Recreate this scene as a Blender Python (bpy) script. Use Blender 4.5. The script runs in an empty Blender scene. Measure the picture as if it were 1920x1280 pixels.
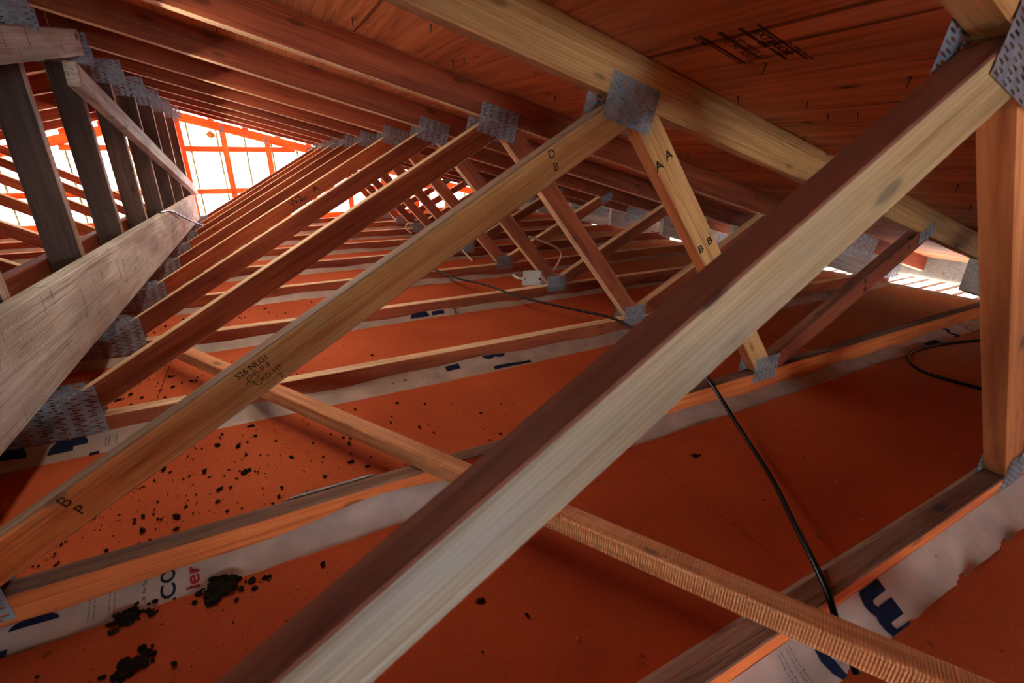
import bpy, bmesh, math, random
from mathutils import Vector, Matrix, Euler

random.seed(7)
scene = bpy.context.scene
COL = scene.collection
R = math.radians

# ---------------------------------------------------------------- camera
F_PX = 880.75
cam_d = bpy.data.cameras.new('camera')
cam_d.sensor_width = 36.0
cam_d.lens = F_PX / 1920.0 * 36.0
cam_d.clip_start = 0.01
cam_d.clip_end = 300
YAW, PITCH, ROLL = 0.4867, 0.3713, 0.0038
cy, sy, cp, sp = math.cos(YAW), math.sin(YAW), math.cos(PITCH), math.sin(PITCH)
fw = Vector((sy * cp, cy * cp, -sp))
rt = Vector((cy, -sy, 0))
up = rt.cross(fw)
cr, sr = math.cos(ROLL), math.sin(ROLL)
rt2 = rt * cr + up * sr
up2 = up * cr - rt * sr
cam = bpy.data.objects.new('camera', cam_d)
mw = Matrix((rt2, up2, -fw)).transposed().to_4x4()
mw.translation = Vector((0.5304, 0.0, 0.7142))
cam.matrix_world = mw
COL.objects.link(cam)
scene.camera = cam
cam_d.dof.use_dof = True
cam_d.dof.focus_distance = 2.2
cam_d.dof.aperture_fstop = 7.5

# ---------------------------------------------------------------- world, lights, exposure
world = bpy.data.worlds.new('world')
scene.world = world
world.use_nodes = True
wn = world.node_tree.nodes
bg = wn['Background']
bg.inputs['Color'].default_value = (0.70, 0.86, 1.0, 1)
bg.inputs['Strength'].default_value = 47.0

def area(name, loc, target, sx, sy_, power, color):
    l = bpy.data.lights.new(name, 'AREA')
    l.shape = 'RECTANGLE'
    l.size, l.size_y = sx, sy_
    l.energy = power
    l.color = color
    o = bpy.data.objects.new(name, l)
    o.location = loc
    o.rotation_euler = (Vector(target) - Vector(loc)).to_track_quat('-Z', 'Y').to_euler()
    COL.objects.link(o)
    return o

# added fill lights with no fixture under the ridge, one for each slope
area('ridge_fill_light', (0.36, 3.55, 1.0), (0.82, 3.55, 0.0), 5.0, 0.07, 16.5, (1.0, 0.88, 0.74))
area('ridge_fill_light', (-0.46, 4.2, 1.0), (-0.90, 4.2, 0.0), 3.6, 0.07, 8, (1.0, 0.88, 0.74))

scene.view_settings.view_transform = 'Standard'
scene.view_settings.look = 'None'
scene.view_settings.gamma = 1.0
scene.view_settings.exposure = 0.85
scene.view_settings.use_curve_mapping = False
scene.cycles.max_bounces = 10
scene.cycles.diffuse_bounces = 8
scene.cycles.transmission_bounces = 8
scene.cycles.glossy_bounces = 3
scene.cycles.sample_clamp_indirect = 10.0
scene.cycles.use_denoising = True

# ---------------------------------------------------------------- materials
def newmat(name):
    m = bpy.data.materials.new(name)
    m.use_nodes = True
    nt = m.node_tree
    b = nt.nodes['Principled BSDF']
    return m, nt, b

def N(nt, t, **kw):
    n = nt.nodes.new(t)
    for k, v in kw.items():
        if k in n.inputs:
            n.inputs[k].default_value = v
        else:
            setattr(n, k, v)
    return n

def ramp(nt, fac, stops, interp='LINEAR'):
    r = nt.nodes.new('ShaderNodeValToRGB')
    r.color_ramp.interpolation = interp
    e = r.color_ramp.elements
    while len(e) < len(stops):
        e.new(0.5)
    for i, (p, c) in enumerate(stops):
        e[i].position = p
        e[i].color = (*c, 1) if len(c) == 3 else c
    nt.links.new(fac, r.inputs['Fac'])
    return r.outputs['Color']

def mix(nt, mode, fac, a, b):
    n = nt.nodes.new('ShaderNodeMix')
    n.data_type = 'RGBA'
    n.blend_type = mode
    for sock, v in ((n.inputs[0], fac), (n.inputs[6], a), (n.inputs[7], b)):
        if hasattr(v, 'default_value') or isinstance(v, bpy.types.NodeSocket):
            nt.links.new(v, sock)
        else:
            sock.default_value = v if isinstance(v, float) else (*v, 1)
    return n.outputs[2]

def wood(name, base, dark, light, knots=0.6, rough=0.75, bump=0.25, saw=0.0, stain=None, vary=0.25, end_light=None, kscale=(6.0, 13, 17), kr=0.8, marks=0.0):
    """lumber with grain along the local x axis"""
    m, nt, b = newmat(name)
    tc = N(nt, 'ShaderNodeTexCoord')
    oi = N(nt, 'ShaderNodeObjectInfo')
    off = N(nt, 'ShaderNodeVectorMath', operation='SCALE')
    off.inputs[0].default_value = (13.1, 7.7, 3.3)
    nt.links.new(oi.outputs['Random'], off.inputs['Scale'])
    add = N(nt, 'ShaderNodeVectorMath', operation='ADD')
    nt.links.new(tc.outputs['Object'], add.inputs[0])
    nt.links.new(off.outputs[0], add.inputs[1])
    P = add.outputs[0]
    def mapped(s):
        mp = N(nt, 'ShaderNodeMapping')
        mp.inputs['Scale'].default_value = s
        nt.links.new(P, mp.inputs['Vector'])
        return mp.outputs[0]
    # grain streaks bent by a slow wander
    w = N(nt, 'ShaderNodeTexNoise', Scale=1.0, Detail=2.0)
    nt.links.new(mapped((2.0, 9, 9)), w.inputs['Vector'])
    g = N(nt, 'ShaderNodeTexNoise', Scale=1.0, Detail=5.0, Roughness=0.6, Distortion=0.6)
    nt.links.new(mapped((3.0, 60, 90)), g.inputs['Vector'])
    rings = N(nt, 'ShaderNodeTexWave', Scale=1.0, Distortion=7.0, Detail=2.0)
    rings.inputs['Detail Scale'].default_value = 0.8
    rings.wave_type = 'BANDS'
    rings.bands_direction = 'Z'
    nt.links.new(mapped((1.3, 22, 46)), rings.inputs['Vector'])
    c = ramp(nt, g.outputs['Fac'], [(0.3, dark), (0.52, base), (0.78, light)])
    rc = ramp(nt, rings.outputs['Fac'], [(0.0, (0.80, 0.76, 0.72)), (0.4, (1, 1, 1)), (1.0, (1.0, 1.0, 1.0))])
    c = mix(nt, 'MULTIPLY', 0.8, c, rc)
    wc = ramp(nt, w.outputs['Fac'], [(0.3, (1 - vary, 1 - vary * 1.25, 1 - vary * 1.4)), (0.7, (1.0 + vary * 0.4,) * 3)])
    c = mix(nt, 'MULTIPLY', 1.0, c, wc)
    if stain:
        s = N(nt, 'ShaderNodeTexNoise', Scale=1.0, Detail=3.0)
        nt.links.new(mapped((3.5, 7, 12)), s.inputs['Vector'])
        sf = ramp(nt, s.outputs['Fac'], [(0.48, (0, 0, 0)), (0.68, (0.75, 0.75, 0.75))])
        c = mix(nt, 'MIX', sf, c, stain)
    if end_light:
        # light painted in: warmer tint running in from one end of the board
        sx = N(nt, 'ShaderNodeSeparateXYZ')
        nt.links.new(tc.outputs['Object'], sx.inputs[0])
        hn = N(nt, 'ShaderNodeMath', operation='MULTIPLY_ADD')
        nt.links.new(w.outputs['Fac'], hn.inputs[0])
        hn.inputs[1].default_value = 0.5
        nt.links.new(sx.outputs['X'], hn.inputs[2])
        hr = N(nt, 'ShaderNodeMapRange')
        hr.inputs['From Min'].default_value = end_light[1]
        hr.inputs['From Max'].default_value = end_light[2]
        hr.inputs['To Min'].default_value = 0.9
        hr.inputs['To Max'].default_value = 0.0
        nt.links.new(hn.outputs[0], hr.inputs['Value'])
        hc = mix(nt, 'MULTIPLY', 1.0, c, end_light[0])
        c = mix(nt, 'MIX', hr.outputs[0], c, hc)
    # knots
    v = N(nt, 'ShaderNodeTexVoronoi', Scale=1.0)
    v.inputs['Randomness'].default_value = 1.0
    nt.links.new(mapped(kscale), v.inputs['Vector'])
    kf = ramp(nt, v.outputs['Distance'], [(0.11 * kr, (1, 1, 1)), (0.14 * kr, (0.8, 0.8, 0.8)), (0.17 * kr, (0.25, 0.25, 0.25)), (0.24 * kr, (0, 0, 0))])
    km = N(nt, 'ShaderNodeMath', operation='MULTIPLY')
    nt.links.new(kf, km.inputs[0])
    km.inputs[1].default_value = knots
    c = mix(nt, 'MIX', km.outputs[0], c, tuple(x * 0.16 for x in base))
    if marks > 0:
        mk = N(nt, 'ShaderNodeTexNoise', Scale=1.0, Detail=2.0, Distortion=0.5)
        nt.links.new(mapped((46, 9, 9)), mk.inputs['Vector'])
        mf = ramp(nt, mk.outputs['Fac'], [(0.66, (0, 0, 0)), (0.72, (marks, marks, marks))])
        c = mix(nt, 'MIX', mf, c, tuple(x * 0.2 for x in base))
    # per piece tone
    pt = N(nt, 'ShaderNodeMapRange')
    pt.inputs['To Min'].default_value = 0.82
    pt.inputs['To Max'].default_value = 1.15
    nt.links.new(oi.outputs['Random'], pt.inputs['Value'])
    hsv = N(nt, 'ShaderNodeHueSaturation')
    nt.links.new(c, hsv.inputs['Color'])
    nt.links.new(pt.outputs[0], hsv.inputs['Value'])
    nt.links.new(hsv.outputs[0], b.inputs['Base Color'])
    b.inputs['Roughness'].default_value = rough
    b.inputs['Specular IOR Level'].default_value = 0.25
    h = g.outputs['Fac']
    if saw > 0:
        sw = N(nt, 'ShaderNodeTexWave', Scale=1.0, Distortion=2.5, Detail=2.0)
        sw.bands_direction = 'X'
        nt.links.new(mapped((75, 9, 9)), sw.inputs['Vector'])
        mx = N(nt, 'ShaderNodeMath', operation='MULTIPLY_ADD')
        nt.links.new(sw.outputs['Fac'], mx.inputs[0])
        mx.inputs[1].default_value = saw
        nt.links.new(h, mx.inputs[2])
        h = mx.outputs[0]
    bp = N(nt, 'ShaderNodeBump', Strength=bump, Distance=0.004)
    nt.links.new(h, bp.inputs['Height'])
    nt.links.new(bp.outputs[0], b.inputs['Normal'])
    return m

M = {}
M['pine'] = wood('red_pine', (0.335, 0.074, 0.022), (0.21, 0.039, 0.012), (0.43, 0.112, 0.036), vary=0.4, bump=0.4)
M['pine_dark'] = wood('dark_red_pine', (0.29, 0.062, 0.020), (0.18, 0.033, 0.011), (0.37, 0.094, 0.031), vary=0.4)
M['tan'] = wood('tan_spruce', (0.68, 0.37, 0.125), (0.45, 0.21, 0.06), (0.78, 0.47, 0.19), vary=0.35, bump=0.4)
M['tan_bounce'] = wood('tan_spruce_with_floor_bounce', (0.74, 0.41, 0.135), (0.48, 0.23, 0.065), (0.84, 0.52, 0.205), vary=0.35, bump=0.4, end_light=((1.3, 0.52, 0.28), -0.2, 0.2))
M['tan_red'] = wood('reddish_spruce', (0.66, 0.245, 0.075), (0.46, 0.14, 0.04), (0.76, 0.33, 0.115), vary=0.4, knots=0.9)
M['post'] = wood('dark_brown_post', (0.10, 0.062, 0.045), (0.065, 0.04, 0.028), (0.14, 0.09, 0.062), vary=0.3)
M['near'] = wood('pale_spruce', (0.30, 0.26, 0.185), (0.20, 0.145, 0.075), (0.365, 0.33, 0.25), vary=0.35, knots=0.6, stain=(0.26, 0.245, 0.215), end_light=((1.45, 1.12, 0.66), 0.85, 0.42))
M['orange'] = wood('orange_spruce', (0.80, 0.195, 0.042), (0.56, 0.12, 0.025), (0.90, 0.28, 0.075), vary=0.35)
M['grey'] = wood('weathered_spruce', (0.74, 0.68, 0.55), (0.42, 0.34, 0.24), (0.82, 0.77, 0.66), marks=0.85, knots=0.9, vary=0.4, bump=0.9, saw=1.0, stain=(0.44, 0.34, 0.25), kscale=(4.2, 8, 8), kr=0.6)
M['rough'] = wood('rough_sawn_strip', (0.62, 0.25, 0.09), (0.42, 0.14, 0.045), (0.80, 0.42, 0.20), knots=0.7, vary=0.3, bump=0.5, saw=0.6)
M['edge'] = wood('gable_lit_edge', (0.74, 0.50, 0.28), (0.58, 0.34, 0.16), (0.84, 0.62, 0.40), knots=0.3, vary=0.25)  # pale narrow faces paint the gable light onto the far members
M['edge_grey'] = wood('grey_brown_edge', (0.40, 0.27, 0.18), (0.24, 0.14, 0.09), (0.52, 0.38, 0.27), knots=0.6, vary=0.4)  # grey-brown narrow faces; on king posts the tone paints their lit sides
M['edge_red'] = wood('shaded_red_edge', (0.26, 0.105, 0.06), (0.15, 0.05, 0.03), (0.34, 0.15, 0.09), knots=0.9, vary=0.45)  # dark red narrow faces paint shade onto the near webs
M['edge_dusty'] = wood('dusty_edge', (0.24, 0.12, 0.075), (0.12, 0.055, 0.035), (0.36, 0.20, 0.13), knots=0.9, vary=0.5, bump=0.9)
M['fascia'] = wood('grey_fascia', (0.27, 0.29, 0.29), (0.19, 0.20, 0.20), (0.34, 0.36, 0.36), knots=0.5, vary=0.25, stain=(0.27, 0.22, 0.14))
M['bare'] = wood('bare_grey_board', (0.52, 0.47, 0.40), (0.36, 0.31, 0.26), (0.62, 0.57, 0.50), vary=0.3, knots=0.7)

def plywood():
    m, nt, b = newmat('fir_plywood')
    tc = N(nt, 'ShaderNodeTexCoord')
    oi = N(nt, 'ShaderNodeObjectInfo')
    off = N(nt, 'ShaderNodeVectorMath', operation='SCALE')
    off.inputs[0].default_value = (5.1, 9.7, 3.3)
    nt.links.new(oi.outputs['Random'], off.inputs['Scale'])
    add = N(nt, 'ShaderNodeVectorMath', operation='ADD')
    nt.links.new(tc.outputs['Object'], add.inputs[0])
    nt.links.new(off.outputs[0], add.inputs[1])
    def mapped(s):
        mp = N(nt, 'ShaderNodeMapping')
        mp.inputs['Scale'].default_value = s
        nt.links.new(add.outputs[0], mp.inputs['Vector'])
        return mp.outputs[0]
    g = N(nt, 'ShaderNodeTexNoise', Scale=1.0, Detail=7.0, Roughness=0.62, Distortion=1.0)
    nt.links.new(mapped((2.2, 48, 48)), g.inputs['Vector'])
    g2 = N(nt, 'ShaderNodeTexNoise', Scale=1.0, Detail=3.0, Distortion=0.8)
    nt.links.new(mapped((0.9, 7, 7)), g2.inputs['Vector'])
    c = ramp(nt, g.outputs['Fac'], [(0.28, (0.31, 0.10, 0.044)), (0.5, (0.62, 0.235, 0.10)), (0.72, (0.76, 0.34, 0.165))])
    c2 = ramp(nt, g2.outputs['Fac'], [(0.3, (0.70, 0.66, 0.64)), (0.65, (1.12, 1.1, 1.08))])
    c = mix(nt, 'MULTIPLY', 1.0, c, c2)
    v = N(nt, 'ShaderNodeTexVoronoi', Scale=1.0)
    nt.links.new(mapped((3.2, 9, 9)), v.inputs['Vector'])
    kf = ramp(nt, v.outputs['Distance'], [(0.03, (0.85, 0.85, 0.85)), (0.10, (0, 0, 0))])
    c = mix(nt, 'MIX', kf, c, (0.06, 0.016, 0.008))
    ck = N(nt, 'ShaderNodeTexNoise', Scale=1.0, Detail=2.0, Distortion=0.4)
    nt.links.new(mapped((1.0, 30, 30)), ck.inputs['Vector'])
    cf = ramp(nt, ck.outputs['Fac'], [(0.27, (0.8, 0.8, 0.8)), (0.31, (0, 0, 0))])
    c = mix(nt, 'MIX', cf, c, (0.09, 0.022, 0.01))
    nt.links.new(c, b.inputs['Base Color'])
    b.inputs['Roughness'].default_value = 0.7
    b.inputs['Specular IOR Level'].default_value = 0.25
    bp = N(nt, 'ShaderNodeBump', Strength=0.35, Distance=0.004)
    nt.links.new(g.outputs['Fac'], bp.inputs['Height'])
    nt.links.new(bp.outputs[0], b.inputs['Normal'])
    return m
M['ply'] = plywood()

def fibreboard():
    m, nt, b = newmat('orange_fibreboard')
    tc = N(nt, 'ShaderNodeTexCoord')
    geo = N(nt, 'ShaderNodeNewGeometry')
    n1 = N(nt, 'ShaderNodeTexNoise', Scale=3.0, Detail=4.0)
    n2 = N(nt, 'ShaderNodeTexNoise', Scale=420.0, Detail=2.0)
    n3 = N(nt, 'ShaderNodeTexNoise', Scale=38.0, Detail=3.0)
    for n in (n1, n2, n3):
        nt.links.new(geo.outputs['Position'], n.inputs['Vector'])
    c = ramp(nt, n1.outputs['Fac'], [(0.3, (0.41, 0.066, 0.018)), (0.7, (0.52, 0.10, 0.028))])
    c2 = ramp(nt, n2.outputs['Fac'], [(0.35, (0.72, 0.70, 0.68)), (0.6, (1.08, 1.08, 1.08))])
    c = mix(nt, 'MULTIPLY', 0.7, c, c2)
    sf = ramp(nt, n3.outputs['Fac'], [(0.70, (0, 0, 0)), (0.76, (0.7, 0.7, 0.7))])
    c = mix(nt, 'MIX', sf, c, (0.10, 0.026, 0.012))
    # towards the eaves the board is a paler tan brown
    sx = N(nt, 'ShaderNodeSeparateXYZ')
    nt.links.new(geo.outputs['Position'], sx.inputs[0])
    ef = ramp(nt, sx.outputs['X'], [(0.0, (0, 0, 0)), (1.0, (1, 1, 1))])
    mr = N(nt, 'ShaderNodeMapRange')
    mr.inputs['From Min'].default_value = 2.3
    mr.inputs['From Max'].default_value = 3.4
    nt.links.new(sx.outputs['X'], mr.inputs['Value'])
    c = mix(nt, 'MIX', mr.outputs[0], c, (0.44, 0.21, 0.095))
    nt.links.new(c, b.inputs['Base Color'])
    b.inputs['Roughness'].default_value = 0.85
    b.inputs['Specular IOR Level'].default_value = 0.15
    bp = N(nt, 'ShaderNodeBump', Strength=0.3, Distance=0.002)
    nt.links.new(n2.outputs['Fac'], bp.inputs['Height'])
    nt.links.new(bp.outputs[0], b.inputs['Normal'])
    return m
M['fibre'] = fibreboard()

def plain(name, color, rough=0.6, metal=0.0, spec=0.5, noise=0.0, nscale=30.0, bump=0.0):
    m, nt, b = newmat(name)
    b.inputs['Roughness'].default_value = rough
    b.inputs['Metallic'].default_value = metal
    b.inputs['Specular IOR Level'].default_value = spec
    if noise > 0:
        geo = N(nt, 'ShaderNodeNewGeometry')
        n = N(nt, 'ShaderNodeTexNoise', Scale=nscale, Detail=4.0)
        nt.links.new(geo.outputs['Position'], n.inputs['Vector'])
        c = ramp(nt, n.outputs['Fac'], [(0.3, tuple(x * (1 - noise) for x in color)), (0.7, tuple(min(1, x * (1 + noise * 0.5)) for x in color))])
        nt.links.new(c, b.inputs['Base Color'])
        if bump > 0:
            bp = N(nt, 'ShaderNodeBump', Strength=bump, Distance=0.004)
            nt.links.new(n.outputs['Fac'], bp.inputs['Height'])
            nt.links.new(bp.outputs[0], b.inputs['Normal'])
    else:
        b.inputs['Base Color'].default_value = (*color, 1)
    return m
M['metal'] = plain('galvanised_steel', (0.24, 0.26, 0.285), 0.38, 0.25, 0.5, 0.35, 60.0)
M['box_metal'] = plain('bright_zinc', (0.68, 0.62, 0.52), 0.45, 0.3, 0.5, 0.2, 150.0)
M['membrane'] = plain('housewrap', (0.42, 0.30, 0.235), 0.5, 0, 0.4, 0.25, 14.0, 0.5)
M['navy'] = plain('navy_print', (0.008, 0.012, 0.030), 0.7, 0, 0.1)
M['redprint'] = plain('red_print', (0.25, 0.012, 0.016), 0.7, 0, 0.1)
M['ink'] = plain('stamp_ink', (0.035, 0.014, 0.009), 0.8, 0, 0.1)
M['cable'] = plain('black_rubber', (0.0025, 0.0025, 0.003), 0.32, 0, 0.25)
M['wire'] = plain('white_cable_jacket', (0.62, 0.52, 0.38), 0.4)
M['dirt'] = plain('dark_dirt', (0.018, 0.011, 0.007), 1.0, 0, 0.05, 0.5, 90.0)
M['chip'] = plain('wood_chip', (0.55, 0.20, 0.08), 0.8)
M['nail'] = plain('nail_steel', (0.03, 0.02, 0.018), 0.6, 0.2)
M['soffit'] = plain('white_aluminium', (0.75, 0.77, 0.82), 0.45, 0.0, 0.5, 0.1, 9.0)
M['base'] = plain('gypsum_board', (0.45, 0.30, 0.2), 0.9)
M['ground'] = plain('concrete_yard', (0.45, 0.44, 0.43), 0.9, 0, 0.2, 0.2, 0.5)
M['nest'] = plain('tan_foam', (0.55, 0.36, 0.12), 0.9, 0, 0.1, 0.3, 60)

def translucent(name, color, glossy=False):
    m = bpy.data.materials.new(name)
    m.use_nodes = True
    nt = m.node_tree
    nt.nodes.clear()
    out = nt.nodes.new('ShaderNodeOutputMaterial')
    t = nt.nodes.new('ShaderNodeBsdfTranslucent')
    t.inputs['Color'].default_value = (*color, 1)
    d = nt.nodes.new('ShaderNodeBsdfDiffuse')
    d.inputs['Color'].default_value = (*color, 1)
    mx = nt.nodes.new('ShaderNodeMixShader')
    mx.inputs[0].default_value = 0.25
    nt.links.new(t.outputs[0], mx.inputs[1])
    nt.links.new(d.outputs[0], mx.inputs[2])
    nt.links.new(mx.outputs[0], out.inputs['Surface'])
    return m
M['sheet'] = translucent('translucent_white_sheathing', (0.93, 0.94, 0.95))
M['strip'] = translucent('yellow_sealant', (0.24, 0.20, 0.095))

# ---------------------------------------------------------------- helpers
def prop(o, label=None, cat=None, group=None, kind=None):
    if label: o['label'] = label
    if cat: o['category'] = cat
    if group: o['group'] = group
    if kind: o['kind'] = kind
    return o

def obj(name, me, mat, parent=None, mtx=None):
    o = bpy.data.objects.new(name, me)
    COL.objects.link(o)
    if mat and not me.materials:
        me.materials.append(mat)
    elif mat and me.materials[0] is not mat:
        o.material_slots[0].link = 'OBJECT'
        o.material_slots[0].material = mat
    if parent:
        o.parent = parent
    if mtx is not None:
        o.matrix_local = mtx
    return o

def empty(name, loc=(0, 0, 0)):
    o = bpy.data.objects.new(name, None)
    o.empty_display_size = 0.1
    o.location = loc
    COL.objects.link(o)
    return o

def bm_mesh(bm, name, smooth=False):
    bmesh.ops.recalc_face_normals(bm, faces=bm.faces)
    me = bpy.data.meshes.new(name)
    bm.to_mesh(me)
    bm.free()
    if smooth:
        for p in me.polygons: p.use_smooth = True
    return me

def prism_bm(poly, t, bevel=0.002, edge_slot=False):
    """polygon in local xz, extruded from y=0 to y=t"""
    bm = bmesh.new()
    a = [bm.verts.new((x, 0, z)) for x, z in poly]
    b = [bm.verts.new((x, t, z)) for x, z in poly]
    bm.faces.new(a)
    bm.faces.new(list(reversed(b)))
    n = len(poly)
    for i in range(n):
        bm.faces.new((a[i], b[i], b[(i + 1) % n], a[(i + 1) % n]))
    bmesh.ops.recalc_face_normals(bm, faces=bm.faces)
    if bevel:
        bmesh.ops.bevel(bm, geom=bm.edges[:], offset=bevel, segments=1, affect='EDGES', clamp_overlap=True)
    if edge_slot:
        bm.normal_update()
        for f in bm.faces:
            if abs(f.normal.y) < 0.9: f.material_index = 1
    return bm

def box_bm(lo, hi, bevel=0.002):
    bm = bmesh.new()
    bmesh.ops.create_cube(bm, size=1.0)
    for v in bm.verts:
        for i in range(3):
            v.co[i] = lo[i] + (v.co[i] + 0.5) * (hi[i] - lo[i])
    if bevel:
        bmesh.ops.bevel(bm, geom=bm.edges[:], offset=bevel, segments=1, affect='EDGES', clamp_overlap=True)
    return bm

def clip(poly, a, b, c):
    """keep the part with a x + b z <= c"""
    out = []
    n = len(poly)
    for i in range(n):
        p, q = poly[i], poly[(i + 1) % n]
        fp, fq = a * p[0] + b * p[1] - c, a * q[0] + b * q[1] - c
        if fp <= 0: out.append(p)
        if (fp < 0 < fq) or (fq < 0 < fp):
            t = fp / (fp - fq)
            out.append((p[0] + t * (q[0] - p[0]), p[1] + t * (q[1] - p[1])))
    return out

def mirror(poly):
    return [(2 * XR - x, z) for x, z in reversed(poly)]

# ---------------------------------------------------------------- dimensions of the roof
S = 0.6096
Y0 = 0.2161
XR = -0.045               # ridge line
Mr = 0.2523               # roof slope
Hb = 1.1322               # rafter underside at x = 0 (right slope)
DV = 0.0918               # rafter depth measured vertically
TH = 0.038
ZC = 0.089
K_LAST = 9
Y_GABLE = 6.31
def ty(k): return 0.238 if k == 0 else Y0 + k * S
def rb(x):                # rafter underside
    return Hb - Mr * x if x >= XR else Hb - Mr * (2 * XR - x)
ZR = rb(XR)

# ---------------------------------------------------------------- big structure: floor slab, roof deck, gables, yard
yard = obj('ground', bm_mesh(box_bm((-30, -30, -3.2), (30, 40, -3.0), 0), 'ground'), M['ground'])
prop(yard, kind='structure')

floor = obj('floor', bm_mesh(box_bm((-3.93, -2.6, -0.06), (3.93, Y_GABLE + 0.04, -0.003), 0), 'floor'), M['base'])
prop(floor, kind='structure')

ceiling = empty('ceiling')
prop(ceiling, kind='structure')

def deck_frame(side, x_top, y):
    """local x along the ridge (grain), local y down the slope, local z out of the roof"""
    sgn = 1 if side > 0 else -1
    ex = Vector((0, 1, 0))
    ey = Vector((sgn, 0, -Mr)).normalized()
    ez = ex.cross(ey)
    if ez.z < 0:
        ex = -ex
        ez = ex.cross(ey)
    m = Matrix((ex, ey, ez)).transposed().to_4x4()
    x = XR + (x_top - XR) * sgn
    m.translation = Vector((x, y, rb(x) + DV + 0.001))
    return m, (ex.y > 0)
seams_x = [XR + 0.012, 0.515, 1.694, 2.873, 4.36]
for side in (1, -1):
    for i in range(4):
        xa, xb = seams_x[i], seams_x[i + 1]
        ln = (xb - xa) * math.sqrt(1 + Mr * Mr)
        y = -2.6 - (1.22 if i % 2 else 0.0)
        while y < Y_GABLE + 0.1:
            ya, yb = max(y, -2.6), min(y + 2.438, Y_GABLE + 0.25)
            if yb - ya > 0.1:
                m, fwd = deck_frame(side, xa, ya if side > 0 else yb)
                if not fwd:
                    m.translation.y = yb
                else:
                    m.translation.y = ya
                bm = box_bm((0.0015, 0.0015, 0), (yb - ya - 0.0015, ln - 0.0015, 0.0125), 0.0008)
                obj('plywood_panel', bm_mesh(bm, 'plywood_panel'), M['ply'], ceiling, m)
            y += 2.438
for side in (1, -1):
    m, fwd = deck_frame(side, XR + 0.0, -2.6)
    m.translation.y = -2.6 if fwd else Y_GABLE + 0.25
    ln = (4.36 - XR) * math.sqrt(1 + Mr * Mr)
    obj('roofing_light_block', bm_mesh(box_bm((0, 0, 0.0135), (Y_GABLE + 2.85, ln, 0.0175), 0), 'roofing_light_block'), M['dirt'], ceiling, m)  # unseen layer added over the deck to block light through the seams
# ridge cap over the joint
bm = prism_bm([(XR - 0.16, ZR + DV + 0.016 - 0.16 * Mr), (XR, ZR + DV + 0.016), (XR + 0.16, ZR + DV + 0.016 - 0.16 * Mr),
               (XR + 0.16, ZR + DV + 0.03 - 0.16 * Mr), (XR, ZR + DV + 0.03), (XR - 0.16, ZR + DV + 0.03 - 0.16 * Mr)], Y_GABLE + 2.85, 0)
obj('ridge_cap', bm_mesh(bm, 'ridge_cap'), M['ply'], ceiling, Matrix.Translation((0, -2.6, 0)))

# far gable: translucent white sheathing between seams of yellow sealant
wall_far = empty('wall_far', (0, Y_GABLE, 0))
prop(wall_far, kind='structure')
edges = [-4.1] + [0.032 + 0.259 * i for i in range(-15, 16)] + [4.02]
def gtop(x): return rb(x) + DV - 0.085
for ip, (xa, xb) in enumerate(zip(edges[:-1], edges[1:])):
    xa -= 0.004; xb += 0.004
    pts = [(xa, -0.06), (xb, -0.06), (xb, gtop(xb))]
    if xa < XR < xb: pts.append((XR, gtop(XR)))
    pts.append((xa, gtop(xa)))
    o = obj('sheathing_panel', bm_mesh(prism_bm(pts, 0.0008, 0), 'sheathing_panel'), M['sheet'], wall_far, Matrix.Translation((0, 0.046 + 0.001 * (ip % 2), 0)))
for x in edges[1:-1]:
    zt = gtop(x) - 0.01
    bm = bmesh.new()
    n = int(zt / 0.025)
    for i in range(n):
        z0, z1 = i * zt / n, (i + 1) * zt / n
        wv = 0.008 + (0.012 if i % 3 == 0 else 0.003 * random.random())
        q = [bm.verts.new(v) for v in ((x - wv, 0, z0), (x + 0.008, 0, z0), (x + 0.008, 0, z1), (x - 0.008 - 0.004 * random.random(), 0, z1))]
        bm.faces.new(q)
    bmesh.ops.remove_doubles(bm, verts=bm.verts[:], dist=1e-5)
    bmesh.ops.recalc_face_normals(bm, faces=bm.faces)
    bm.normal_update()
    bmesh.ops.solidify(bm, geom=bm.faces[:], thickness=0.002)
    obj('sealant_seam', bm_mesh(bm, 'sealant_seam'), M['strip'], wall_far, Matrix.Translation((0, 0.042, 0)))

# near gable behind the photographer, with an unseen opening added to light the front
wall_near = empty('wall_near', (0, -2.55, 0))
prop(wall_near, kind='structure')
OX0, OX1, OZ0, OZ1 = 0.42, 0.98, 0.32, 0.72
def near_piece(poly):
    obj('plywood_panel', bm_mesh(prism_bm(poly, 0.012, 0), 'near_panel'), M['ply'], wall_near, Matrix.Translation((0, -0.02, 0)))
near_piece([(-4.1, -0.06), (OX0, -0.06), (OX0, rb(OX0) + DV), (XR, ZR + DV), (-4.1, rb(-4.1) + DV)])
near_piece([(OX1, -0.06), (4.1, -0.06), (4.1, rb(4.1) + DV), (OX1, rb(OX1) + DV)])
near_piece([(OX0, -0.06), (OX1, -0.06), (OX1, OZ0), (OX0, OZ0)])
near_piece([(OX0, OZ1), (OX1, OZ1), (OX1, rb(OX1) + DV), (OX0, rb(OX0) + DV)])

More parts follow.
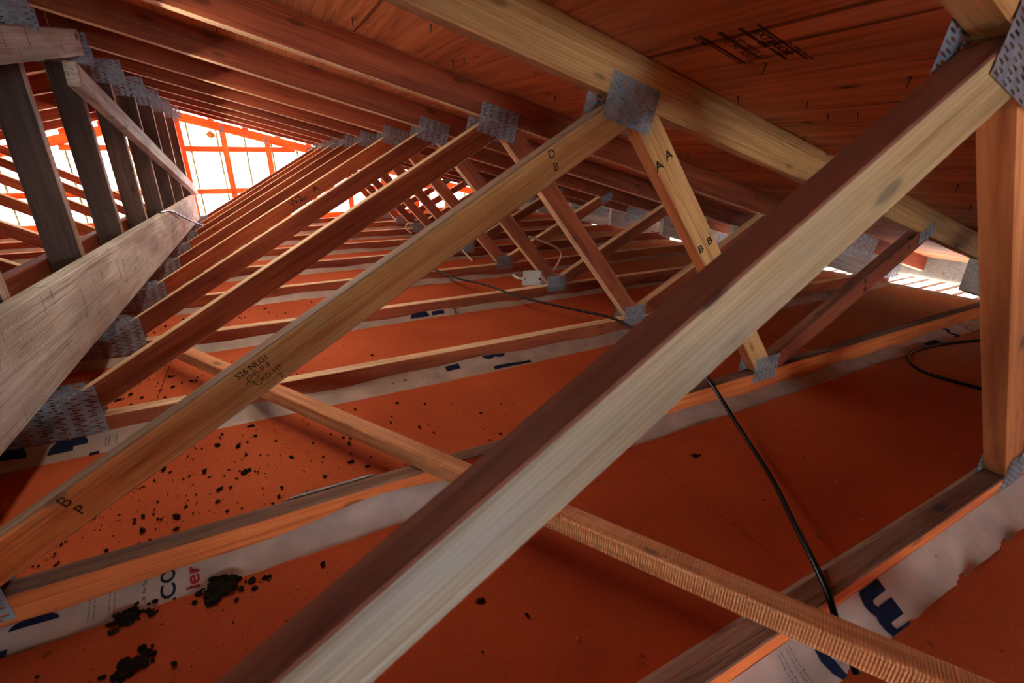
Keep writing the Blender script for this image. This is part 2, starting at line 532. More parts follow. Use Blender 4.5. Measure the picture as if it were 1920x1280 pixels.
# eaves: wall plates, perforated soffit, fascia
def perforated(w, h, nx, ny, fx, fy, t=0.0012, skip=None, stagger=0.0):
    """sheet in local xz (normal -y) with real rectangular holes"""
    bm = bmesh.new()
    dx, dz = w / nx, h / ny
    def quad(*ps):
        bm.faces.new([bm.verts.new(p) for p in ps])
    for i in range(nx):
        for j in range(ny):
            xa, za = -w / 2 + i * dx, -h / 2 + j * dz
            xb, zb = xa + dx, za + dz
            if skip and skip(i, j):
                quad((xa, 0, za), (xb, 0, za), (xb, 0, zb), (xa, 0, zb))
                continue
            sh = stagger * dx * (1 if j % 2 else -1) + (random.random() - 0.5) * 0.05 * dx * (stagger > 0)
            cx, cz = (xa + xb) / 2 + sh, (za + zb) / 2
            x0, x1, z0, z1 = cx - fx * dx / 2, cx + fx * dx / 2, cz - fy * dz / 2, cz + fy * dz / 2
            A = [(xa, za), (xb, za), (xb, zb), (xa, zb)]
            B = [(x0, z0), (x1, z0), (x1, z1), (x0, z1)]
            for q in range(4):
                r = (q + 1) % 4
                quad((A[q][0], 0, A[q][1]), (A[r][0], 0, A[r][1]), (B[r][0], 0, B[r][1]), (B[q][0], 0, B[q][1]))
                quad((B[q][0], 0, B[q][1]), (B[r][0], 0, B[r][1]), (B[r][0], t, B[r][1]), (B[q][0], t, B[q][1]))
    return bm

def flat_mesh(bm, name):
    me = bpy.data.meshes.new(name)
    bmesh.ops.remove_doubles(bm, verts=bm.verts[:], dist=1e-6)
    bmesh.ops.recalc_face_normals(bm, faces=bm.faces)
    bm.to_mesh(me)
    bm.free()
    return me

soffit_me = flat_mesh(perforated(S, 0.42, 50, 34, 0.50, 0.50, 0.0008, lambda i, j: i % 7 in (5, 6)), 'soffit_panel')
for side, nm in ((1, 'right'), (-1, 'left')):
    X = lambda x: x if side > 0 else 2 * XR - x
    tr = empty('trim_1' if side > 0 else 'trim_2', (X(3.86), 0, 0))
    prop(tr, kind='structure')
    for (xa, xb, za, zb) in ((3.785, 3.86, -0.018, 0.02), (3.862, 3.93, -0.06, 0.008)):
        lo, hi = min(X(xa), X(xb)), max(X(xa), X(xb))
        bm = box_bm((-0.0, lo - X(3.86), za), (Y_GABLE + 2.6, hi - X(3.86), zb), 0.002)
        m = Matrix.Translation((0, Y_GABLE, 0)) @ Matrix.Rotation(-math.pi / 2, 4, 'Z')
        bm2 = box_bm((lo - X(3.86), -2.6, za), (hi - X(3.86), Y_GABLE, zb), 0.002)
        bm.free()
        obj('wall_plate', bm_mesh(bm2, 'wall_plate'), M['bare'], tr)
    # fascia board along the rafter tails
    lo, hi = min(X(4.361), X(4.399)), max(X(4.361), X(4.399))
    obj('fascia_board', bm_mesh(box_bm((lo - X(3.86), -2.6, -0.03), (hi - X(3.86), Y_GABLE + 0.2, rb(4.36) + DV + 0.012), 0.002), 'fascia_board'), M['fascia'], tr)
    yy = -2.6 + S / 2
    while yy < Y_GABLE + 0.1:
        m = Matrix.Translation((X(4.14) - X(3.86), yy, -0.012)) @ Matrix.Rotation(math.pi / 2, 4, 'Z') @ Matrix.Rotation(math.pi / 2, 4, 'X')
        obj('soffit_panel', soffit_me, M['soffit'], tr, m)
        yy += S
    # exterior house wall below the plates, keeps the attic closed to the yard
    ww = obj('wall_' + nm, bm_mesh(box_bm((X(3.9) - 0.03, -2.6, -3.0), (X(3.9) + 0.03, Y_GABLE, -0.061), 0), 'house_wall'), M['base'])
    prop(ww, kind='structure')

# ---------------------------------------------------------------- floor panels and the housewrap strips along every bottom chord
def panel_mesh(xa, xb, ya, yb, t=0.02, wavy=0.0, seed=-1):
    bm = bmesh.new()
    n = max(2, int((xb - xa) / 0.04)) if wavy else 1
    top, bot = [], []
    for i in range(n + 1):
        x = xa + (xb - xa) * i / n
        e = yb + (math.sin(x * 31) * 0.4 + math.sin(x * 83 + 1) * 0.3 + random.uniform(-0.3, 0.3)) * wavy
        if seed == 0: e -= gapx(1, x) - gap(1)
        if seed > 0: e += (0.5 + 0.5 * math.sin(x * 2.7 + seed * 1.9)) * 0.018
        top.append((bm.verts.new((x, ya, t)), bm.verts.new((x, e, t))))
        bot.append((bm.verts.new((x, ya, 0)), bm.verts.new((x, e, 0))))
    for i in range(n):
        a, b = top[i], top[i + 1]
        c, d = bot[i], bot[i + 1]
        bm.faces.new((a[0], b[0], b[1], a[1]))
        bm.faces.new((a[1], b[1], d[1], c[1]))
        bm.faces.new((a[0], c[0], d[0], b[0]))
    bm.faces.new((top[0][0], top[0][1], bot[0][1], bot[0][0]))
    bm.faces.new((top[n][0], bot[n][0], bot[n][1], top[n][1]))
    return bm_mesh(bm, 'floor_panel')

GAP = {0: 0.026, 1: 0.05, 2: 0.085, 3: 0.046, 4: 0.055}
def gap(k): return GAP.get(k, 0.043)
def gapx(k, x): return gap(k) + (0.013 * min(1.0, max(0.0, (x - 0.7) / 1.0)) if k == 1 else 0.0)
seam0 = {-1: 0.6, 0: 1.285, 1: 1.125, 2: 1.385}
for k in range(-4, K_LAST + 1):
    ya = (ty(k) if k >= 0 else Y0 + k * S) + TH + (0.036 if k == 0 else 0.006)
    yb = (ty(k + 1) if k + 1 >= 0 else Y0 + (k + 1) * S) - gap(k + 1)
    if k == K_LAST: yb = Y_GABLE - 0.03
    s0 = seam0.get(k, 1.2 + 0.35 * math.sin(k * 2.3))
    cuts = [-3.78] + [s0 + 1.22 * i for i in range(-4, 3) if -3.6 < s0 + 1.22 * i < 3.6] + [3.782]
    for xa, xb in zip(cuts[:-1], cuts[1:]):
        dz = random.uniform(-0.0008, 0.0008)
        obj('floor_panel', panel_mesh(xa + 0.0015, xb - 0.0015, ya, yb, 0.02 + dz, 0.006 if k == -1 else 0.003, k), M['fibre'], floor)

def strip_profile(k, x):
    """(y, z) points of the housewrap in front of chord k, from the chord's face out under the board"""
    rnd = random.Random(k * 17 + 1)
    ph = [rnd.uniform(0, 6) for _ in range(6)]
    yc, g = ty(k), gapx(k, x)
    w = 0.5 + 0.5 * math.sin(x * 2.1 + ph[0]) * math.sin(x * 5.3 + ph[1])
    far = min(1.0, max(0.0, (x - 1.2) / 1.0))
    zt = 0.036 + 0.014 * w + 0.003 * math.sin(x * 19 + ph[2]) - 0.014 * far
    if k == 1: zt += 0.018 * math.exp(-((x - 0.68) / 0.16) ** 2)
    wv = 0.004 * math.sin(x * 23 + ph[3]) + 0.003 * math.sin(x * 41 + ph[4])
    return [(yc - 0.0012, zt), (yc - 0.3 * g - 0.002, 0.022 + (zt - 0.022) * 0.55 + wv * 0.6), (yc - 0.7 * g, 0.0205 + wv * 0.4),
            (yc - g + 0.003, 0.0175), (yc - g - 0.012, 0.012), (yc - g - 0.02, 0.004)]
def strip_point(k, x, f):
    p = strip_profile(k, x)
    y = ty(k) - gapx(k, x) * f
    for (y0, z0), (y1, z1) in zip(p[:-1], p[1:]):
        if y1 <= y <= y0:
            return y, z0 + (z1 - z0) * (y0 - y) / max(1e-6, y0 - y1)
    return (y, p[0][1]) if y > p[0][0] else (y, p[-1][1])
def strip_mesh(k, yc, g, side):
    """housewrap that runs down the chord's face and out under the next board"""
    bm = bmesh.new()
    rnd = random.Random(k * 17 + side)
    ph = rnd.uniform(0, 6)
    rows = []
    n = 150
    for i in range(n + 1):
        x = -3.78 + 7.56 * i / n
        if side > 0:
            pr = strip_profile(k, x)
        else:
            h = 0.012 + 0.018 * max(0, math.sin(x * 3.1 + ph))
            if k == 1:
                h += 0.062 * min(1.0, max(0.0, (x - 0.36) / 0.12)) * (1.0 if x < 0.66 else 0.0)
            wd = 4.0 if k == 0 else 1.0
            pr = [(yc + 0.001, 0.02 + h), (yc + 0.006 * wd + 0.12 * h, 0.021 + h * 0.4), (yc + 0.010 * wd + 0.2 * h, 0.0208 if k else 0.016)]
        rows.append([bm.verts.new((x, y, z)) for y, z in pr])
    for a, b in zip(rows[:-1], rows[1:]):
        for j in range(len(a) - 1):
            bm.faces.new((a[j], b[j], b[j + 1], a[j + 1]))
    return bm_mesh(bm, 'housewrap_strip', True)
strips = {}
for k in range(0, K_LAST + 1):
    strips[k] = obj('housewrap_strip', strip_mesh(k, ty(k), gap(k), 1), M['membrane'], floor)
    if k < 4:
        obj('housewrap_strip', strip_mesh(k, ty(k) + TH, 0, -1), M['membrane'], floor)

# ---------------------------------------------------------------- roof trusses
def rafter_poly():
    xe = 4.359
    return [(XR, ZR), (xe, rb(xe)), (xe, rb(xe) + DV), (XR, ZR + DV)]
def webA():
    u = lambda x: 0.1264 + 0.583 * x
    p = [(-0.2, u(-0.2)), (1.6, u(1.6)), (1.6, u(1.6) - 0.0735), (-0.2, u(-0.2) - 0.0735)]
    p = clip(p, -1, 0, 0.0055)               # right of the king post
    p = clip(p, 0, -1, -ZC)                  # above the chord
    return clip(p, Mr, 1, Hb)                # under the rafter
def webB():
    l = lambda x: 2.2425 - 1.17 * x
    r = lambda x: 2.340 - 1.17 * x
    p = [(1.0, l(1.0)), (2.2, l(2.2)), (2.2, r(2.2)), (1.0, r(1.0))]
    p = clip(p, 0, -1, -ZC)
    p = clip(p, Mr, 1, Hb)
    return clip(p, -0.583, 1, 0.1264 - 0.0735)
def webC():
    u = lambda x: 0.163 + 0.49 * (x - 1.97)
    p = [(1.5, u(1.5)), (3.2, u(3.2)), (3.2, u(3.2) - 0.0707), (1.5, u(1.5) - 0.0707)]
    p = clip(p, 0, -1, -ZC)
    p = clip(p, Mr, 1, Hb)
    return clip(p, -1.17, -1, -2.340)
def slider():
    zb = lambda x: 0.181 - Mr * (x - 3.215)
    p = [(3.215, zb(3.215)), (3.95, zb(3.95)), (3.95, rb(3.95)), (3.215, rb(3.215))]
    return clip(p, 0, -1, -ZC)
king = [(-0.0945, ZC), (0.0045 - 0.01, ZC), (-0.0055, rb(-0.0055)), (XR, ZR), (-0.0945, rb(-0.0945))]
chord = [(-4.03, 0), (3.94, 0), (3.94, ZC), (-4.03, ZC)]

_cache = {}
def member(name, poly, ang, parent, mat, key, mx=False, bevel=0.0022, edge=None):
    """a stick whose local x axis runs along its length"""
    if mx: poly = mirror(poly); ang = -ang
    cx = sum(p[0] for p in poly) / len(poly)
    cz = sum(p[1] for p in poly) / len(poly)
    k = (key, mx)
    c, s = math.cos(ang), math.sin(ang)
    if k not in _cache:
        loc = [((x - cx) * c + (z - cz) * s, -(x - cx) * s + (z - cz) * c) for x, z in poly]
        _cache[k] = bm_mesh(prism_bm(loc, TH, bevel, True), key)
        _cache[k].materials.append(mat)
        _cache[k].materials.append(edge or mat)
    m = Matrix.Translation((cx, 0, cz)) @ Matrix.Rotation(-ang, 4, 'Y')
    o = obj(name, _cache[k], mat, parent, m)
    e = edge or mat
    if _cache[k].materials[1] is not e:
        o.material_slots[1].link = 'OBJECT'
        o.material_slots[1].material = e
    return o

def plate_mesh(w, h, nx, ny):
    return flat_mesh(perforated(w, h, nx, ny, 0.46, 0.52, 0.0016, None, 0.12), 'nail_plate')
PL = {
    'R': plate_mesh(0.205, 0.108, 7, 15), 'B0': plate_mesh(0.28, 0.13, 8, 17), 'T1': plate_mesh(0.13, 0.087, 5, 16),
    'B1': plate_mesh(0.112, 0.084, 5, 14), 'T2': plate_mesh(0.105, 0.045, 4, 9), 'P1': plate_mesh(0.30, 0.125, 10, 15), 'P2': plate_mesh(0.21, 0.10, 7, 12)}
A14 = math.atan(Mr)
PLACES = [('R', XR, 1.108, 0, 0), ('B0', XR, 0.11, 0, 0), ('T1', 1.239, 0.817, A14, 1), ('B1', 1.878, 0.098, 0.0, 1),
          ('T2', 2.664, 0.47, -R(24), 1), ('P1', 3.52, 0.262, A14, 1), ('P2', 3.93, 0.085, 0.12, 1)]

def lettering(text, size, mat, parent, mtx, name='stamp_lettering', align='CENTER', shear=0.0, bold=0.0):
    cu = bpy.data.curves.new('lettering', 'FONT')
    cu.body = text
    cu.size = size
    cu.align_x = align
    cu.align_y = 'CENTER'
    cu.shear = shear
    cu.offset = bold
    cu.resolution_u = 3
    tmp = bpy.data.objects.new('tmp_text', cu)
    COL.objects.link(tmp)
    dg = bpy.context.evaluated_depsgraph_get()
    me = bpy.data.meshes.new_from_object(tmp.evaluated_get(dg))
    bpy.data.objects.remove(tmp)
    me.materials.clear()
    o = obj(name, me, mat, parent, mtx)
    return o

def on_member(mem, text, size, x, z, ang=0.0, **kw):
    """lettering on the camera side of a member; x, z in the truss plane, ang = reading direction"""
    t = mem.parent
    m = Matrix.Translation((x, -0.0007, z)) @ Matrix.Rotation(-ang, 4, 'Y') @ Matrix.Rotation(math.pi / 2, 4, 'X')
    ml = mem.matrix_local.inverted() @ m
    return lettering(text, size, M['ink'], mem, ml, **kw)

labels = {
    0: 'nearest roof truss, its blurred pale diagonal web sweeping across the whole foreground',
    1: 'second roof truss, its tan web stamped S-P-F below a big grey nail plate',
    2: 'third roof truss, dark red web behind the stamped tan one, plate meeting the black cable',
    3: 'fourth roof truss, with the metal junction box at the foot of its web',
    4: 'fifth roof truss, letters W2 A on its web, first one behind the junction box',
    5: 'sixth roof truss, with a white cable tail hanging at its bottom plate',
    6: 'seventh roof truss, next in front of the one with the looped white cable',
    7: 'eighth roof truss, a white cable looped round its bottom plate far back',
    8: 'ninth roof truss from the viewer, second before the bright white gable',
    9: 'tenth roof truss, last one before the white gable, its edges lit bright orange'}
truss = {}
parts = {}
for k in range(0, K_LAST + 1):
    t = empty('roof_truss', (0, ty(k), 0))
    prop(t, labels[k], 'roof truss', 'roof trusses along the attic')
    truss[k] = t
    P = {}
    main = M['pine'] if k % 2 == 0 else M['pine_dark']
    web = {0: M['near'], 1: M['tan_bounce']}.get(k, main)
    top = {0: M['tan'], 1: M['tan']}.get(k, M['pine_dark'])
    low = M['orange'] if k in (0, 1) else main
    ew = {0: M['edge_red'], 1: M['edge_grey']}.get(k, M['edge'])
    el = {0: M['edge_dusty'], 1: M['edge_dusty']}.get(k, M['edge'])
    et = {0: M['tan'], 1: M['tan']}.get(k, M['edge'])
    for mx in (False, True):
        sfx = 'l' if mx else 'r'
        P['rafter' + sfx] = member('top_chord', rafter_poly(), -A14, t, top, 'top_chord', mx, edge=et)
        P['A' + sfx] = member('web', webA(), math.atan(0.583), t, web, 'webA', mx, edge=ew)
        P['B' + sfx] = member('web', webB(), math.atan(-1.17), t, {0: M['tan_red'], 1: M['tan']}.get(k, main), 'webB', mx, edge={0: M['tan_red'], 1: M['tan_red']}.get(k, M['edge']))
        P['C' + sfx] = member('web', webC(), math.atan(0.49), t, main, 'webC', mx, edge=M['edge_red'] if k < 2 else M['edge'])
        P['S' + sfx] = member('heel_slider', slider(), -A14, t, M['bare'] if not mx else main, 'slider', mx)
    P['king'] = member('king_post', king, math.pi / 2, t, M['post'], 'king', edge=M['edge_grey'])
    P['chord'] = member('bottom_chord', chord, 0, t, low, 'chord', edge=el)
    for nm, x, z, ang, dbl in PLACES:
        for mx in ((False, True) if dbl else (False,)):
            xx = 2 * XR - x if mx else x
            aa = -ang if mx else ang
            for yy, back in ((-0.0022, 0), (TH + 0.0006, 1)):
                if back and nm in ('P1', 'P2'): continue
                dx = (-0.02 if back and nm in ('T1', 'B1') else 0.0) * (-1 if mx else 1)
                m = Matrix.Translation((xx + dx, yy, z)) @ Matrix.Rotation(aa, 4, 'Y')
                o = obj('nail_plate', PL[nm], M['metal'], t, m)
                if back: o.name = 'nail_plate'
    parts[k] = P

# stamped letters on the timbers
bpy.context.view_layer.update()
a_ = math.atan(0.583)
p1 = parts[1]['Ar']
on_member(p1, 'S26 NLG1', 0.014, 0.482, 0.3925, a_, bold=0.0002)
on_member(p1, 'S-P-F', 0.014, 0.497, 0.386, a_)
on_member(p1, 'KD-HT', 0.013, 0.509, 0.376, a_)
on_member(p1, '2', 0.014, 0.522, 0.369, a_)
on_member(p1, 'D', 0.022, 1.052, 0.722, R(20))
on_member(p1, 'B', 0.022, 1.063, 0.699, R(20))
on_member(p1, 'B', 0.026, 0.200, 0.226, a_)
on_member(p1, 'P', 0.024, 0.214, 0.206, a_)
# leaf emblem beside the grade stamp: a small ring of strokes
bm = bmesh.new()
def stroke(bm, pts, w):
    for (x0, y0), (x1, y1) in zip(pts[:-1], pts[1:]):
        d = Vector((x1 - x0, y1 - y0)); n = Vector((-d.y, d.x)).normalized() * w / 2
        bm.faces.new([bm.verts.new((*p, 0)) for p in ((x0 - n.x, y0 - n.y), (x1 - n.x, y1 - n.y), (x1 + n.x, y1 + n.y), (x0 + n.x, y0 + n.y))])
stroke(bm, [(0.008 * math.cos(a), 0.007 * math.sin(a)) for a in [i * math.pi / 5 for i in range(9)]], 0.0012)
stroke(bm, [(-0.012, -0.010), (-0.004, -0.001), (0.006, 0.010)], 0.0012)
stroke(bm, [(-0.001, -0.004), (0.004, -0.013), (0.012, -0.012), (0.011, -0.004)], 0.0012)
m = Matrix.Translation((0.479, -0.0007, 0.372)) @ Matrix.Rotation(math.pi / 2, 4, 'X')
obj('stamp_emblem', bm_mesh(bm, 'stamp_emblem'), M['ink'], p1, p1.matrix_local.inverted() @ m)
pB = parts[1]['Br']
for tx, x, z in (('A', 1.356, 0.722), ('A', 1.331, 0.700), ('B', 1.530, 0.522), ('B', 1.503, 0.503)):
    on_member(pB, tx, 0.030, x, z, R(35), bold=0.0008)
pC = parts[1]['Cr']
for tx, x, z in (('A', 2.565, 0.424), ('B', 2.335, 0.325), ('B', 2.345, 0.297)):
    on_member(pC, tx, 0.030, x, z, R(30), bold=0.0008)
on_member(parts[4]['Ar'], 'W2', 0.045, 0.715, 0.512, a_)
on_member(parts[4]['Ar'], 'A', 0.045, 0.812, 0.57, a_)
on_member(parts[7]['king'], 'W 2', 0.05, -0.048, 0.72, R(90))

# ---------------------------------------------------------------- gable frame
gt = empty('gable_frame', (0, Y_GABLE, 0))
prop(gt, 'far gable frame of orange studs and girts against bright white sheathing', 'gable frame')
GD = 0.075
def graf():
    xe = 4.3
    return [(XR, ZR - GD), (xe, rb(xe) - GD), (xe, rb(xe) + DV - GD), (XR, ZR + DV - GD)]
for mx in (False, True):
    member('rafter', graf(), -A14, gt, M['orange'], 'gable_rafter', mx)
for i in range(-9, 10):
    x = XR if i == 0 else (0.35 + 0.417 * (i - 1) if i > 0 else 2 * XR - 0.35 + 0.417 * (i + 1))
    zt = rb(x) + DV - GD - 0.004
    if zt < 0.15: continue
    poly = [(x - 0.029, 0.0), (x + 0.029, 0.0), (x + 0.029, zt - 0.008), (x - 0.029, zt)]
    member('stud', poly, math.pi / 2, gt, M['orange'], 'gstud%d' % i).location.y = -0.006
    o = obj('nail_plate', PL['T2'], M['metal'], gt, Matrix.Translation((x, -0.0085, zt - 0.06)) @ Matrix.Rotation(math.pi / 2, 4, 'Y') @ Matrix.Scale(0.75, 4))
for j, z in enumerate((0.338, 0.770)):
    xl = (Hb - z - 0.1) / Mr
    poly = [(max(-3.9, -xl), z), (min(3.8, xl), z), (min(3.8, xl), z + 0.055), (max(-3.9, -xl), z + 0.055)]
    o = member('girt', poly, 0, gt, M['orange'], 'girt%d' % j)
    o.location.y = 0.006
member('bottom_chord', [(-4.0, 0), (3.9, 0), (3.9, ZC), (-4.0, ZC)], 0, gt, M['orange'], 'gchord')
# small packers that hold the deck off the gable rafter: daylight shows between them
for i in range(-14, 15):
    x = XR + 0.31 * i
    if abs(i) < 1: continue
    z = rb(x) + DV - GD
    poly = [(x - 0.03, z + 0.008), (x + 0.03, z - 0.008), (x + 0.03, rb(x + 0.03) + DV), (x - 0.03, rb(x - 0.03) + DV)] if x > XR else [(x - 0.03, z - 0.008), (x + 0.03, z + 0.008), (x + 0.03, rb(x + 0.03) + DV), (x - 0.03, rb(x - 0.03) + DV)]
    member('packer', poly, 0, gt, M['orange'], 'packer%d' % i)

# ---------------------------------------------------------------- strongbacks, braces
def stick(name, p0, p1, wdir, w, t, mat, label, cat, group=None):
    """board from p0 to p1 (centre line), width w along wdir, thickness t across"""
    p0, p1, wdir = Vector(p0), Vector(p1), Vector(wdir)
    ex = (p1 - p0).normalized()
    ez = (wdir - ex * wdir.dot(ex)).normalized()
    ey = ez.cross(ex)
    m = Matrix((ex, ey, ez)).transposed().to_4x4()
    m.translation = p0
    L = (p1 - p0).length
    bm = box_bm((0, -t / 2, -w / 2), (L, t / 2, w / 2), 0.003)
    o = obj(name, bm_mesh(bm, name), mat, None)
    o.matrix_world = m
    prop(o, label, cat, group)
    return o
stick('strongback_beam', (0.0185, -1.2, 0.326), (0.0185, 5.50, 0.272), (0, 0, 1), 0.217, 0.043, M['grey'],
      'wide weathered grey beam nailed along the near side of the king posts', 'beam', 'strongbacks on the king posts')
stick('strongback_beam', (-0.1155, -1.2, 0.315), (-0.1155, 6.15, 0.285), (0, 0, 1), 0.21, 0.038, M['pine_dark'],
      'dark red beam on the far side of the king posts, behind the wide grey one', 'beam', 'strongbacks on the king posts')
b1 = stick('ridge_brace', (0.0185, 2.475, 0.998), (0.0185, 5.92, 0.392), (0, 0, 1), 0.086, 0.040, M['grey'],
      'greyish sloping brace running down across the king posts to the far beam end', 'brace', 'braces on the king posts')
b2 = stick('ridge_brace', (0.0215, 0.2, 0.690), (0.0215, 2.64, 1.126), (0, 0, 1), 0.086, 0.040, M['grey'],
      'pale grey brace end at the upper left corner, under the ridge plates', 'brace', 'braces on the king posts')
stick('floor_brace', (0.165, 1.915, 0.1085), (1.33, -0.16, 0.1085), (0, 0, 1), 0.038, 0.040, M['rough'],
      'rough sawn orange strip lying diagonally over the bottom chords', 'brace')

# ---------------------------------------------------------------- cables
def tube(name, pts, r, mat, label, cat, parent=None, flat=1.0, seg=10, group=None):
    cu = bpy.data.curves.new(name, 'CURVE')
    cu.dimensions = '3D'
    sp_ = cu.splines.new('NURBS')
    pts = [Vector(p) for p in pts]
    sp_.points.add(len(pts) - 1)
    for p, q in zip(sp_.points, pts):
        p.co = (*q, 1)
    sp_.order_u = 3
    sp_.use_endpoint_u = True
    sp_.resolution_u = 6
    cu.bevel_depth = r
    cu.bevel_resolution = 3
    cu.use_fill_caps = True
    tmp = bpy.data.objects.new('tmp', cu)
    COL.objects.link(tmp)
    dg = bpy.context.evaluated_depsgraph_get()
    me = bpy.data.meshes.new_from_object(tmp.evaluated_get(dg))
    bpy.data.objects.remove(tmp)
    for p in me.polygons: p.use_smooth = True
    me.materials.clear()
    o = obj(name, me, mat, parent)
    if label: prop(o, label, cat, group)
    return o
tube('power_cable', [(1.402, 2.74, 0.097), (1.42, 2.66, 0.098), (1.455, 2.42, 0.088), (1.52, 2.24, 0.097), (1.555, 2.06, 0.099), (1.567, 1.93, 0.096),
                     (1.665, 1.71, 0.093), (1.735, 1.52, 0.099), (1.775, 1.44, 0.099), (1.77, 1.28, 0.085), (1.74, 1.08, 0.08), (1.665, 0.88, 0.098), (1.618, 0.80, 0.097),
                     (1.565, 0.68, 0.062), (1.51, 0.575, 0.045), (1.445, 0.485, 0.05), (1.325, 0.365, 0.075), (1.235, 0.272, 0.096), (1.205, 0.238, 0.095), (1.188, 0.205, 0.06), (1.18, 0.17, 0.03)],
     0.0052, M['cable'], 'black cable running over the chords past the junction box and down to the front', 'cable')
tube('looped_cable', [(3.4, 0.62, 0.026), (3.15, 0.667, 0.026), (2.927, 0.741, 0.026), (2.729, 0.767, 0.026), (2.61, 0.75, 0.026), (2.50, 0.675, 0.026), (2.491, 0.586, 0.026), (2.516, 0.484, 0.026), (2.5, 0.38, 0.026), (2.45, 0.3, 0.026)],
     0.0055, M['cable'], 'black cable loop lying on the floor board beside the right hand web', 'cable')
tube('beam_cable', [(0.02, 3.55, 0.405), (0.03, 3.66, 0.402), (0.047, 3.78, 0.395), (0.050, 4.05, 0.345), (0.055, 4.3, 0.295), (0.08, 4.62, 0.22), (0.12, 4.8, 0.18)],
     0.005, M['cable'], 'thin black cable hanging over the far part of the grey beam', 'cable')

# junction box leaning against the fourth truss, with its white cables
jb = empty('junction_box', (1.72, 2.02, 0.095))
prop(jb, 'square zinc junction box resting at the foot of the fourth truss web', 'junction box')
jm = Matrix.Translation((0.0, 0.012, 0.052)) @ Matrix.Rotation(R(6), 4, 'Y')
obj('body', bm_mesh(box_bm((-0.05, 0.001, -0.035), (0.05, 0.012, 0.035), 0.004), 'box_body'), M['box_metal'], jb, jm)
obj('cover', bm_mesh(box_bm((-0.053, -0.0015, -0.038), (0.053, 0.0006, 0.038), 0.001), 'box_cover'), M['box_metal'], jb, jm)
for sx_ in (-1, 1):
    bm = bmesh.new()
    bmesh.ops.create_cone(bm, segments=10, radius1=0.006, radius2=0.006, depth=0.002, cap_ends=True)
    obj('knockout', bm_mesh(bm, 'knockout'), M['cable'], jb, jm @ Matrix.Translation((0.046 * sx_, -0.002, -0.006)) @ Matrix.Rotation(math.pi / 2, 4, 'X'))
tube('white_cable', [(1.672, 2.03, 0.149), (1.64, 2.03, 0.154), (1.622, 2.03, 0.162), (1.609, 2.03, 0.176)], 0.006, M['wire'], 'short white cable tail poking left out of the junction box', 'cable')
tube('white_cable', [(1.80, 2.10, 0.10), (1.865, 2.07, 0.15), (1.90, 2.06, 0.21), (1.917, 2.06, 0.245), (1.893, 2.06, 0.28), (1.81, 2.06, 0.316), (1.715, 2.06, 0.352)],
     0.0045, M['wire'], 'white cable arching up from the junction box to the next web', 'cable')
tube('white_cable', [(1.812, 3.25, 0.118), (1.825, 3.24, 0.09), (1.842, 3.22, 0.06), (1.86, 3.18, 0.034), (1.85, 3.1, 0.026)], 0.006, M['wire'], 'white cable hanging down at the sixth truss bottom plate', 'cable')
tube('white_cable', [(1.83, 4.46, 0.14), (1.79, 4.46, 0.148), (1.76, 4.46, 0.132), (1.752, 4.46, 0.10), (1.775, 4.455, 0.07), (1.80, 4.44, 0.05)], 0.007, M['wire'], 'white cable looped at the eighth truss bottom plate, far back', 'cable')

# ---------------------------------------------------------------- deck nails and the panel stamp
bm = bmesh.new()
bmesh.ops.create_cone(bm, segments=6, radius1=0.0016, radius2=0.0007, depth=0.016, cap_ends=True)
for v in bm.verts: v.co.z *= -1
for v in bm.verts: v.co.z -= 0.008
# splinters torn out round the point
for a in (0.3, 2.4, 4.2):
    q = [bm.verts.new(p) for p in ((0.002 * math.cos(a), 0.002 * math.sin(a), 0), (0.011 * math.cos(a), 0.011 * math.sin(a), -0.003), (0.003 * math.cos(a + 0.6), 0.003 * math.sin(a + 0.6), 0))]
    bm.faces.new(q)
nail_me = bm_mesh(bm, 'nail_point')
nail_xy = [(1.508, 0.792), (1.658, 0.675), (1.661, 0.617), (1.795, 0.803), (1.515, 0.468), (1.577, 0.674), (0.806, 1.327), (0.937, 1.153), (1.058, 1.338), (1.068, 1.284),
           (1.214, 1.168), (1.351, 1.292), (2.099, 1.181), (1.917, 1.22), (2.265, 0.636), (2.553, 0.69), (1.927, 1.304), (1.383, 0.641), (1.0, 0.5), (0.8, 0.6)]
for k in range(1, 8):
    for i in range(5):
        nail_xy.append((random.uniform(0.1, 3.6), ty(k) + random.uniform(0.08, 0.5)))
for x, y in nail_xy:
    obj('nail_point', nail_me, M['nail'], ceiling, Matrix.Translation((x, y, rb(x) + DV)) @ Matrix.Rotation(random.uniform(0, 6), 4, 'Z') @ Matrix.Rotation(random.uniform(-0.3, 0.3), 4, 'X') @ Matrix.Scale(random.uniform(0.8, 1.2), 4))

